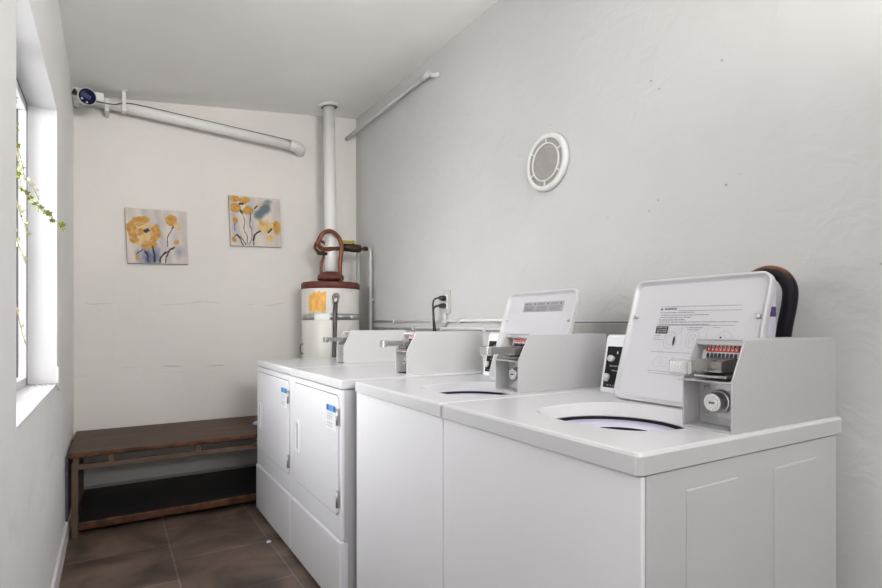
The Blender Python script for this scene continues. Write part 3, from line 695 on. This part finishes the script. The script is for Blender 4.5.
def lid_parts(e, x0, y0, W, H=.367, z0=.925):
    """open lid leaning back; local lid frame: u along -Y (to the right in view), v up the lid, w toward the front"""
    ang = math.atan2(.11, .348)
    # columns: u -> -Y, v -> leaning up, w -> front normal
    vdir = Vector((math.sin(ang), 0, math.cos(ang))); udir = Vector((0, -1, 0)); wdir = udir.cross(vdir)
    if wdir.x > 0: wdir = -wdir
    mx = Matrix(((udir.x, vdir.x, wdir.x, x0), (udir.y, vdir.y, wdir.y, y0 + W), (udir.z, vdir.z, wdir.z, z0), (0, 0, 0, 1)))
    def ring(ins, w_, rr): return [mx @ Vector((u, v_, w_)) for u, v_ in rrect(W - 2 * ins, H - 2 * ins, rr, 7, W / 2, H / 2)]
    b = MB()
    b.loft([ring(.006, -.024, .024), ring(0, -.018, .030), ring(0, -.003, .030), ring(.002, .0, .028), ring(.006, .0, .024), ring(.008, -.003, .022), ring(.012, -.010, .020), ring(.016, -.011, .018)], cap0=True, cap1=True, smooth=True)
    lid = b.build('lid', M['lidin'], e)
    md = lid.modifiers.new('n', 'WEIGHTED_NORMAL'); md.keep_sharp = True
    for (u, v_) in ((.022, .254), (W - .022, .251)):
        b = MB(); b.lathe([(.007, 0), (.007, .005), (.004, .008), (.001, .008)], n=14, mx=mx @ Matrix.Translation((u, v_, -.011)))
        b.build('bumper', M['plate'], lid)
    return lid, mx

def washer(loc, label, box_xy, W, lid_y, tub_y):
    e = empty('washing_machine', loc, ROT, label, 'washer')
    D = .705
    b = MB(); b.box((.018, .006, .028), (D - .012, W - .006, .70))
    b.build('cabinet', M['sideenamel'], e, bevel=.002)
    # side sheets carry the pressed panels
    for y, s in ((.004, -1), (W - .004, 1)):
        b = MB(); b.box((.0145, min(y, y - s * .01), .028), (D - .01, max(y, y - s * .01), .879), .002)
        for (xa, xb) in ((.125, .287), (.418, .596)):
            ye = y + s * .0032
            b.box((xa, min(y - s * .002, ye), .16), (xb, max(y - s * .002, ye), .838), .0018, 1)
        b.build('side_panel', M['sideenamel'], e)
    MB().box((D - .02, .014, .028), (D - .01, W - .014, .879)).build('back_panel', M['sideenamel'], e)
    b = MB(); b.box((0, .0015, .028), (.010, W - .0015, .879), .003); b.build('front_panel', M['frontenamel'], e)
    HC = (.284, tub_y); RM = (.262, tub_y, .165, .892)
    b = grid_deck(-.008, D + .018, .0, W, .882, .921, HC, .176, RM); tdk = b.build('top_deck', [M['deck'], M['sideenamel']], e)
    for p in tdk.data.polygons:
        if abs(p.normal.y) > .6 and p.center.z < .915 and (p.center.y < .02 or p.center.y > W - .02): p.material_index = 1  # slab edges take the darker enamel, their shade is in the colour
    # tub: dark wall, ring with off-centre well
    b = MB(); b.lathe([(.1655, .8895), (.170, .86), (.172, .60), (.001, .60)], c=(RM[0], RM[1], 0), n=64); b.build('outer_tub', M['void'], e)
    n = 64; rings = []
    for (cx_, r_, z, oy) in ((.262, .160, .865, 0), (.262, .158, .881, 0), (.262, .154, .884, 0), (.245, .115, .888, -.025), (.232, .090, .887, -.045), (.232, .087, .8855, -.045)):
        rings.append([(cx_ + r_ * math.cos(2 * PI * i / n), tub_y + oy + r_ * math.sin(2 * PI * i / n), z) for i in range(n)])
    b = MB(); b.loft(rings); tb = b.build('tub_ring', M['violet'], e)
    b = MB(); b.lathe([(.087, .885), (.090, .87), (.09, .70), (.001, .70)], c=(.232, tub_y - .045, 0), n=40); b.build('tub_well', M['void'], e)
    # console behind the lid
    y0c, y1c = box_xy[1] + .125, W - .045
    prof = [(.568, .921), (.700, .921), (.700, 1.100), (.690, 1.108), (.612, 1.108), (.603, 1.100)]
    b = MB(); b.prism(prof, 'Y', y0c, y1c); cs = b.build('control_console', M['enamel'], e, bevel=.004)
    ang = math.atan2(.603 - .568, 1.100 - .921)
    pm = Matrix.Translation((.5685, y1c, .921)) @ Matrix.Rotation(ang, 4, 'Y')
    b = MB(); b.box((-.0025, -.145, .018), (.0, -.012, .152), .0008, mx=pm); b.build('control_panel', M['panelblack'], cs)
    def knob(y, z, s=1.0):
        rings = []
        for k, h in ((.25, -.013), (.85, -.0125), (1.0, -.010), (1.0, -.0025)):
            ring = []
            for i in range(24):
                a = 2 * PI * i / 24; rr = .0105 * s * (1 + .45 * max(0, math.cos(a)) ** 4)
                ring.append(pm @ Vector((h, y + rr * k * math.sin(a + kn), z + rr * k * math.cos(a + kn))))
            rings.append(ring)
        b.loft(rings, cap0=True)
    for kn, y, z in ((R(90) * -1, -.033, .112), (R(180), -.026, .052), (R(60), -.100, .112), (R(200), -.100, .05)):
        b = MB(); knob(y, z); b.build('knob', M['knobgrey'], cs)
    for y, z in ((-.056, .132), (-.076, .110), (-.070, .060), (-.074, .036)):
        b = MB(); b.box((-.004, y - .002, z - .004), (-.0024, y + .002, z + .004), mx=pm); b.build('indicator_light', M['print'], cs)
    for (wd, y, z, tx, hh) in ((.055, -.030, .086, 'REGULAR WASH', .004), (.040, -.040, .072, 'SELECT', .003), (.060, -.028, .024, 'START', .003)):
        tm = pm @ Matrix(((0, 0, -1, -.0031), (-1, 0, 0, y), (0, 1, 0, z), (0, 0, 0, 1)))
        text_mesh('panel_lettering', tx, M['print'], cs, wd, hh, tm)
    coin_box(e, box_xy[0], box_xy[1], .715 - box_xy[0] - .003, box_xy[2], box_xy[3])
    machine_feet(e, D, W)
    lid, mx = lid_parts(e, .484 + lid_y[2], lid_y[0], lid_y[1], z0=lid_y[3])
    return e, lid, mx

# nearer washer
w2, lid2, mx2 = washer((.767, .575, 0), 'nearest white washing machine, its lid open showing a large printed warning sheet', (.283, .012, .111, 'boxsteel'), .668, (.094, .404, 0, .925), .290)
# farther washer
w1, lid1, mx1 = washer((.789, 1.245, 0), 'white washing machine beside the dryers, lid open with a small silver label', (.312, .055, .125, 'boxmid'), .665, (.072, .397, 0, .921), .245)

def onlid(mx, u, v_, w_=-.0105): return mx @ Matrix.Translation((u, v_, w_))
# printed warning sheet on the nearer lid (u from far edge, v up)
U = lambda Y: 1.053 - Y
t_ = lambda Ya, Yb, v_, h, s, m='ink', bold=0.028: text_mesh('lid_lettering', s, M[m], lid2, abs(Ya - Yb), h, onlid(mx2, U(Ya), v_ - h / 2), bold)
t_(.940, .900, .277, .0068, 'WARNING', 'inkblack', .03)
b = MB(); b.poly([onlid(mx2, U(.954), .2735) @ Vector(p) for p in ((0, 0, 0), (.010, 0, 0), (.005, .008, 0))])
for (ya, yb, va, vb) in ((.948, .716, .2835, .2815), (.895, .714, .2705, .2685), (.955, .725, .2275, .2275)):
    b.poly([mx2 @ Vector((U(ya), va, -.0104)), mx2 @ Vector((U(yb), vb, -.0104)), mx2 @ Vector((U(yb), vb + .0010, -.0104)), mx2 @ Vector((U(ya), va + .0010, -.0104))])
b.build('warning_rules', M['ink'], lid2)
t_(.953, .845, .2655, .0042, 'To reduce the risk of injury, read this before each use:')
t_(.948, .801, .2580, .0042, 'DO NOT open the lid until the tub has come to a full stop and the cycle has ended.')
t_(.948, .850, .2512, .0042, 'DO NOT let children play in or on the washer.')
t_(.953, .868, .2445, .0042, 'To reduce the risk of fire:')
t_(.950, .718, .2375, .0042, 'DO NOT wash items soiled with cooking oil, fuel, dry cleaning solvent or other flammable fluids, or spray them near the washer.')
t_(.950, .794, .2305, .0042, 'DO NOT add flammable fluids or vapours to the wash water or dispensers.')
b = MB(); b.poly([mx2 @ Vector((U(y), v_, -.0104)) for y, v_ in ((.955, .203), (.915, .203), (.915, .225), (.955, .225))]); bk = b.build('instruction_block', M['inkblack'], lid2)
for k, s in enumerate(('DO NOT OVER', 'LOAD WASHER', 'ADD CLOTHES')):
    text_mesh('block_lettering', s, M['print'], lid2, .032, .0034, onlid(mx2, U(.951), .2190 - k * .0062, -.0100))
t_(.957, .935, .197, .0030, 'Loosely'); t_(.957, .940, .191, .0030, 'load dry'); t_(.957, .928, .185, .0030, 'laundry to here')
t_(.860, .812, .2215, .0032, '2. Add measured'); t_(.855, .820, .2155, .0032, 'detergent & close lid'); t_(.784, .764, .2215, .0032, '3. Choose cycle')
t_(.959, .832, .1490, .0032, '4. To select a rinse temperature, turn the dial as shown before starting the machine.', 'ink')
t_(.955, .825, .0930, .0032, 'Keep lid closed while washer is running. Remove laundry promptly when cycle is done.', 'ink')
t_(.950, .825, .0865, .0032, 'See the wall sign for water temperatures and the price of each wash cycle.', 'ink')
t_(.852, .834, .0750, .0032, '201 580', 'ink')
b = MB()                                           # line drawings
def path(pts, r=.0006, closed=False):
    P = [(U(y), v_) for y, v_ in pts]
    if closed: P.append(P[0])
    for (ua, va), (ub, vb) in zip(P[:-1], P[1:]):
        d = Vector((ub - ua, vb - va)); 
        if d.length < 1e-6: continue
        n_ = Vector((-d.y, d.x)).normalized() * r
        b.poly([mx2 @ Vector((ua + n_.x, va + n_.y, -.0103)), mx2 @ Vector((ub + n_.x, vb + n_.y, -.0103)), mx2 @ Vector((ub - n_.x, vb - n_.y, -.0103)), mx2 @ Vector((ua - n_.x, va - n_.y, -.0103))])
def oval(cy, cv, ry, rv, n=20, sq_=.75): return [(cy + ry * abs(math.cos(2 * PI * i / n)) ** sq_ * (1 if math.cos(2 * PI * i / n) > 0 else -1), cv + rv * abs(math.sin(2 * PI * i / n)) ** sq_ * (1 if math.sin(2 * PI * i / n) > 0 else -1)) for i in range(n)]
path(oval(.903, .184, .019, .024), .0007, True); path(oval(.903, .184, .010, .014), .0005, True)
path([(.893, .205), (.874, .222), (.868, .218), (.884, .200)], .0005, True); path([(.874, .222), (.866, .178), (.872, .165)], .0004)
path(oval(.835, .188, .019, .024), .0006, True); path(oval(.835, .190, .011, .012), .0005, True); path([(.846, .176), (.826, .198)], .0005); path([(.842, .199), (.824, .178)], .0004)
path([(.795, .222), (.799, .160)], .0005)
path([(.765, .198), (.752, .214), (.734, .207), (.724, .192), (.744, .189)], .0006, True); path([(.752, .214), (.744, .189)], .0005); path([(.778, .188), (.765, .205), (.760, .192)], .0005); path([(.734, .197), (.716, .190)], .0005)
path([(.945, .118), (.930, .134), (.900, .133), (.898, .108), (.940, .106)], .0005, True); path(oval(.918, .121, .005, .006), .0006, True)
path([(.884, .138), (.876, .102)], .0005)
b.build('line_drawings', M['inklight'], lid2)
b = MB()
P = [(.890 + .0035 * math.cos(a), .182 + .014 * math.sin(a)) for a in [2 * PI * i / 14 for i in range(14)]]
b.poly([mx2 @ Vector((U(y), v_, -.0101)) for y, v_ in P])
b.build('drawing_fill', M['inkblack'], lid2); b = MB()
P = [(.757 + .003 * math.cos(a) , .192 + .006 * math.sin(a)) for a in [2 * PI * i / 14 for i in range(14)]]
b.poly([mx2 @ Vector((U(y), v_, -.0101)) for y, v_ in P])
b.build('drawing_fill', M['inkblack'], lid2)
# small silver label on the farther lid
U1 = lambda Y: 1.634 - Y
b = MB(); b.poly([mx1 @ Vector((U1(y), v_, -.0104)) for y, v_ in ((1.527, .285), (1.303, .285), (1.303, .326), (1.527, .326))]); lb = b.build('silver_label', M['labelgrey'], lid1)
for k in range(3):
    ya = 1.520 - k * .073
    text_mesh('label_lettering', ('IMPORTANT', 'WARNING', 'CAUTION')[k], M['ink'], lid1, .040, .006, onlid(mx1, U1(ya), .314, -.0100), .02)
    text_mesh('label_lettering', 'Do not overload washer.\nClose lid before starting.\nKeep hands away from\nmoving parts at all times.', M['ink'], lid1, .058, .020, onlid(mx1, U1(ya), .289, -.0100))
for y in (1.462, 1.388, 1.318):
    b = MB(); b.poly([mx1 @ Vector((U1(y) + dx, .317 + dy, -.0099)) for dx, dy in ((-.003, -.003), (.003, -.003), (.003, .003), (-.003, .003))])
    b.build('label_mark', M['inkblack'], lid1)

def dryer(loc, label, W, box, door, handle_y):
    e = empty('clothes_dryer', loc, 0, label, 'dryer'); D = .705
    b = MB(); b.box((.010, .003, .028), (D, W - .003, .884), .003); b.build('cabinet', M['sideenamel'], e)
    b = MB(); b.box((-.006, .001, .887), (D + .006, W - .001, .925), .007, 3); b.build('top_panel', M['deck'], e)
    b = MB(); b.box((-.001, .002, .292), (.012, W - .002, .884), .004, 2); b.build('front_panel', M['enamel'], e)
    b = MB(); b.box((-.008, .002, .016), (.030, W - .002, .288), .008, 3); b.build('lower_panel', M['enamel'], e)
    y0, y1, z0, z1 = door
    # dark shadow gap round the door, then the door slab
    def rr(ins, x, r): return [(x, y, z) for y, z in rrect(y1 - y0 - 2 * ins, z1 - z0 - 2 * ins, r, 6, (y0 + y1) / 2, (z0 + z1) / 2)]
    b = MB(); b.loft([rr(-.0035, -.0014, .033), rr(.006, -.0014, .026)], smooth=False); b.build('door_gap', M['drain'], e)
    b = MB(); b.loft([rr(0, -.001, .030), rr(0, -.004, .030), rr(.0025, -.0065, .028), rr(.006, -.007, .026)], cap1=True, smooth=False)
    dr = b.build('door', M['enamel'], e)
    hy, hz = handle_y
    def hr_(w_, h_, x, r): return [(x, y, z) for y, z in rrect(w_, h_, r, 5, hy, hz)]
    b = MB(); b.loft([hr_(.056, .160, -.0072, .010), hr_(.050, .154, -.0115, .009), hr_(.036, .140, -.0115, .006), hr_(.032, .136, -.0074, .005)], smooth=False)
    b.build('handle', M['enamel'], dr)
    b = MB(); b.box((-.0078, hy - .011, hz - .060), (-.0070, hy + .015, hz + .062)); b.build('finger_recess', M['inklight'], dr)
    for zc_ in (.776, .452):
        b = MB(); b.box((-.0115, y0 - .010, zc_ - .034), (-.001, y0 + .004, zc_ + .034), .002)
        b.tube([(-.012, y0 - .006, zc_ - .032), (-.012, y0 - .006, zc_ + .032)], .005, 10)
        b.build('hinge', M['chrome_worn'], dr)
    b = MB(); b.lathe([(.001, -.011), (.004, -.010), (.005, -.007)], axis='X', c=(0, y0 + .006, .64), n=10); b.build('latch_pin', M['enamel'], dr)
    sy1, sy0, sz1, sz0 = y0 + .126, y0 + .018, .815, .715
    b = MB(); b.poly([(-.0076, sy1, sz0), (-.0076, sy0, sz0), (-.0076, sy0, sz1), (-.0076, sy1, sz1)]); st = b.build('sticker', M['stickerwhite'], dr)
    b = MB(); b.poly([(-.0079, sy1, sz1 - .026), (-.0079, sy0, sz1 - .026), (-.0079, sy0, sz1), (-.0079, sy1, sz1)]); b.build('sticker_band', M['blue'], dr)
    b = MB()
    for ya in (sy1 - .006, sy0 + .026): b.poly([(-.0082, ya, sz1 - .023), (-.0082, ya - .020, sz1 - .023), (-.0082, ya - .020, sz1 - .003), (-.0082, ya, sz1 - .003)])
    b.build('sticker_marks', M['bluedark'], dr)
    def sm(y, z): return Matrix(((0, 0, -1, -.0080), (-1, 0, 0, y), (0, 1, 0, z), (0, 0, 0, 1)))
    text_mesh('sticker_lettering', 'Do not dry articles\ncontaining foam\nrubber or oils', M['inklight'], dr, .075, .028, sm(sy1 - .008, sz0 + .040))
    text_mesh('sticker_lettering', 'Clean lint screen\nbefore each load', M['inklight'], dr, .065, .020, sm(sy1 - .008, sz0 + .010))
    coin_box(e, box[0], box[1], box[2], paint='boxlit')
    machine_feet(e, D, W)
    return e
dryer((.765, 1.944, 0), 'white dryer next to the washing machines, its door with a blue and white sticker', .676, (.336, .090, .415), (.030, .625, .383, .858), (.556, .606))
dryer((.765, 2.622, 0), 'farthest white dryer, at the end of the row beside the bench', .728, (.342, .165, .40), (.034, .695, .383, .855), (.632, .598))

# ------------------------------------------------------------------ drain hose and standpipe behind the nearest washer
b = MB(); b.tube([(1.60, .86, .85), (1.60, .86, 1.05), (1.60, .86, 1.17), (1.60, .852, 1.235), (1.60, .822, 1.275), (1.60, .780, 1.292), (1.60, .740, 1.278), (1.60, .720, 1.238), (1.60, .725, 1.18), (1.60, .738, 1.10), (1.60, .745, .95), (1.60, .74, .60), (1.60, .74, .02)], .0195, 16, 3)
def hose_mat():
    m = mat('dusty_black_hose', (.008, .007, .010), .35, spec=.12); nt = m.node_tree; N = nt.nodes.new; L = nt.links.new; bs = nt.nodes['Principled BSDF']
    geo = N('ShaderNodeNewGeometry'); sep = N('ShaderNodeSeparateXYZ'); L(geo.outputs['Normal'], sep.inputs[0]); n = N('ShaderNodeTexNoise'); n.inputs['Scale'].default_value = 40; L(geo.outputs['Position'], n.inputs['Vector'])
    a = N('ShaderNodeMath'); a.operation = 'MULTIPLY_ADD'; L(n.outputs['Fac'], a.inputs[0]); a.inputs[1].default_value = .5; L(sep.outputs[2], a.inputs[2])
    mr = N('ShaderNodeMapRange'); mr.inputs[1].default_value = .55; mr.inputs[2].default_value = 1.15; L(a.outputs[0], mr.inputs[0])
    mix = N('ShaderNodeMix'); mix.data_type = 'RGBA'; mix.inputs['A'].default_value = (.012, .010, .014, 1); mix.inputs['B'].default_value = (.20, .085, .04, 1)
    L(mr.outputs[0], mix.inputs['Factor']); L(mix.outputs['Result'], bs.inputs['Base Color']); return m
tag(b.build('drain_hose', hose_mat()), 'thick black rubber drain hose looping up behind the nearest washer lid', 'hose')
sp_ = empty('standpipe', (1.69, .828, 0), 0, 'white vertical standpipe with purple band behind the nearest washer lid', 'pipe')
b = MB(); b.lathe([(.026, .0), (.026, 1.262), (.020, 1.264), (.020, 1.1)], n=24); b.build('pipe', mat('lilac_white_pipe', (.60, .58, .68), .4), sp_)
b = MB(); b.lathe([(.0268, 1.165), (.0268, 1.195)], n=24); b.build('primer_band', M['purple'], sp_)

# ------------------------------------------------------------------ ivy growing in through the window
iv = empty('ivy_vine', (-.29, 2.4, 1.9), 0, 'green ivy sprig trailing in through the window on the left wall', 'plant')
def irel(p): return (p[0] + .29, p[1] - 2.4, p[2] - 1.9)
strands = [
    ([(-.300, 2.42, 2.03), (-.292, 2.40, 1.90), (-.288, 2.40, 1.80), (-.279, 2.40, 1.71), (-.274, 2.40, 1.64), (-.251, 2.40, 1.606), (-.234, 2.40, 1.583), (-.213, 2.40, 1.557), (-.181, 2.40, 1.531), (-.160, 2.40, 1.515), (-.142, 2.40, 1.498)], 'leaf', 34, .0125),
    ([(-.287, 2.41, 1.79), (-.272, 2.42, 1.72), (-.262, 2.42, 1.665), (-.240, 2.42, 1.64), (-.225, 2.42, 1.60)], 'leafpale', 12, .009),
    ([(-.288, 2.38, 1.60), (-.272, 2.38, 1.53), (-.262, 2.38, 1.50), (-.252, 2.38, 1.465)], 'leafpale', 12, .011),
    ([(-.292, 2.36, 1.48), (-.280, 2.37, 1.43), (-.266, 2.38, 1.39), (-.258, 2.38, 1.36)], 'leafpale', 9, .011),
    ([(-.292, 2.40, 1.25), (-.283, 2.40, 1.18), (-.268, 2.40, 1.10), (-.26, 2.40, 1.07)], 'leafpale', 5, .009),
]
st = MB(); fol = {'leaf': MB(), 'leafpale': MB()}
rnd = random.Random(11)
for pts, kind, n, sz in strands:
    st.tube([irel(p) for p in pts], .0016, 5, 1)
    for k in range(n):
        t = (k + .5) / n * (len(pts) - 1); i = min(int(t), len(pts) - 2); f = t - i
        p = Vector(irel(pts[i])).lerp(Vector(irel(pts[i + 1])), f) + Vector((rnd.uniform(-.008, .008), rnd.uniform(-.03, .03), rnd.uniform(-.010, .008)))
        s = sz * rnd.uniform(.6, 1.15)
        rot = Matrix.Rotation(rnd.uniform(-.9, .9), 4, 'Z') @ Matrix.Rotation(rnd.uniform(-.7, .7), 4, 'X') @ Matrix.Rotation(rnd.uniform(0, 6.28), 4, 'Y')
        shape = [(0, -.35), (.55, -.75), (.5, -.25), (1.05, .05), (.5, .3), (.28, .45), (0, 1.15), (-.28, .45), (-.5, .3), (-1.05, .05), (-.5, -.25), (-.55, -.75)]
        c0 = fol[kind].bm.verts.new(p + (rot @ Vector((0, -.12 * s, 0))))
        vs = [fol[kind].bm.verts.new(p + (rot @ Vector((a * s, 0, c * s)))) for a, c in shape]
        for a in range(len(vs)): fol[kind].bm.faces.new((c0, vs[a], vs[(a + 1) % len(vs)]))
st.build('stem', M['stem'], iv)
fol['leaf'].build('foliage', M['leaf'], iv)
tag(fol['leafpale'].build('foliage', M['leafpale'], iv), 'pale bleached ivy leaves')

# ------------------------------------------------------------------ light
def area(name, loc, rot, sx, sy, power, col=(1, 1, 1)):
    l = bpy.data.lights.new(name, 'AREA'); l.shape = 'RECTANGLE'; l.size = sx; l.size_y = sy; l.energy = power; l.color = col
    o = bpy.data.objects.new(name, l); C.objects.link(o); o.location = loc; o.rotation_euler = rot; return o
wl = area('window_daylight', (-1.25, 2.25, 1.65), (0, R(-88), 0), 1.5, 1.7, 58, (1, .99, .985)); wl.data.spread = R(150)
area('bounce_fill', (.75, -.25, 1.75), (R(180), 0, 0), 1.2, 1.2, 33, (1, .985, .975))  # added fill behind the camera, lights the ceiling for soft bounce
area('side_fill', (-.17, -.55, 1.25), (0, R(-90), 0), 1.3, .9, 9, (1, .98, .97))  # added fill left of the camera, not a fixture of the room
tl = area('throw_fill', (.70, -1.1, 2.25), (R(88), 0, R(4)), .8, .5, 15.5, (1, .98, .96)); tl.data.spread = R(75)  # added fill thrown over the washers towards the back wall
wd = bpy.data.worlds.new('daylight'); bpy.context.scene.world = wd; wd.use_nodes = True
bg = wd.node_tree.nodes['Background']; bg.inputs[0].default_value = (.93, .96, 1.0, 1); bg.inputs[1].default_value = .5

# ------------------------------------------------------------------ camera
cd = bpy.data.cameras.new('camera'); cam = bpy.data.objects.new('camera', cd); C.objects.link(cam)
cam.location = (0, 0, 1.14)
cam.rotation_euler = (R(90), 0, -math.atan(330 / 525))
cd.sensor_fit = 'HORIZONTAL'; cd.sensor_width = 36; cd.lens = 525 / 882 * 36
cd.shift_y = (325 - 294) / 882; cd.clip_start = .02
bpy.context.scene.camera = cam
vs_ = bpy.context.scene.view_settings; vs_.view_transform = 'Standard'; vs_.look = 'None'; vs_.exposure = 0; vs_.gamma = 1
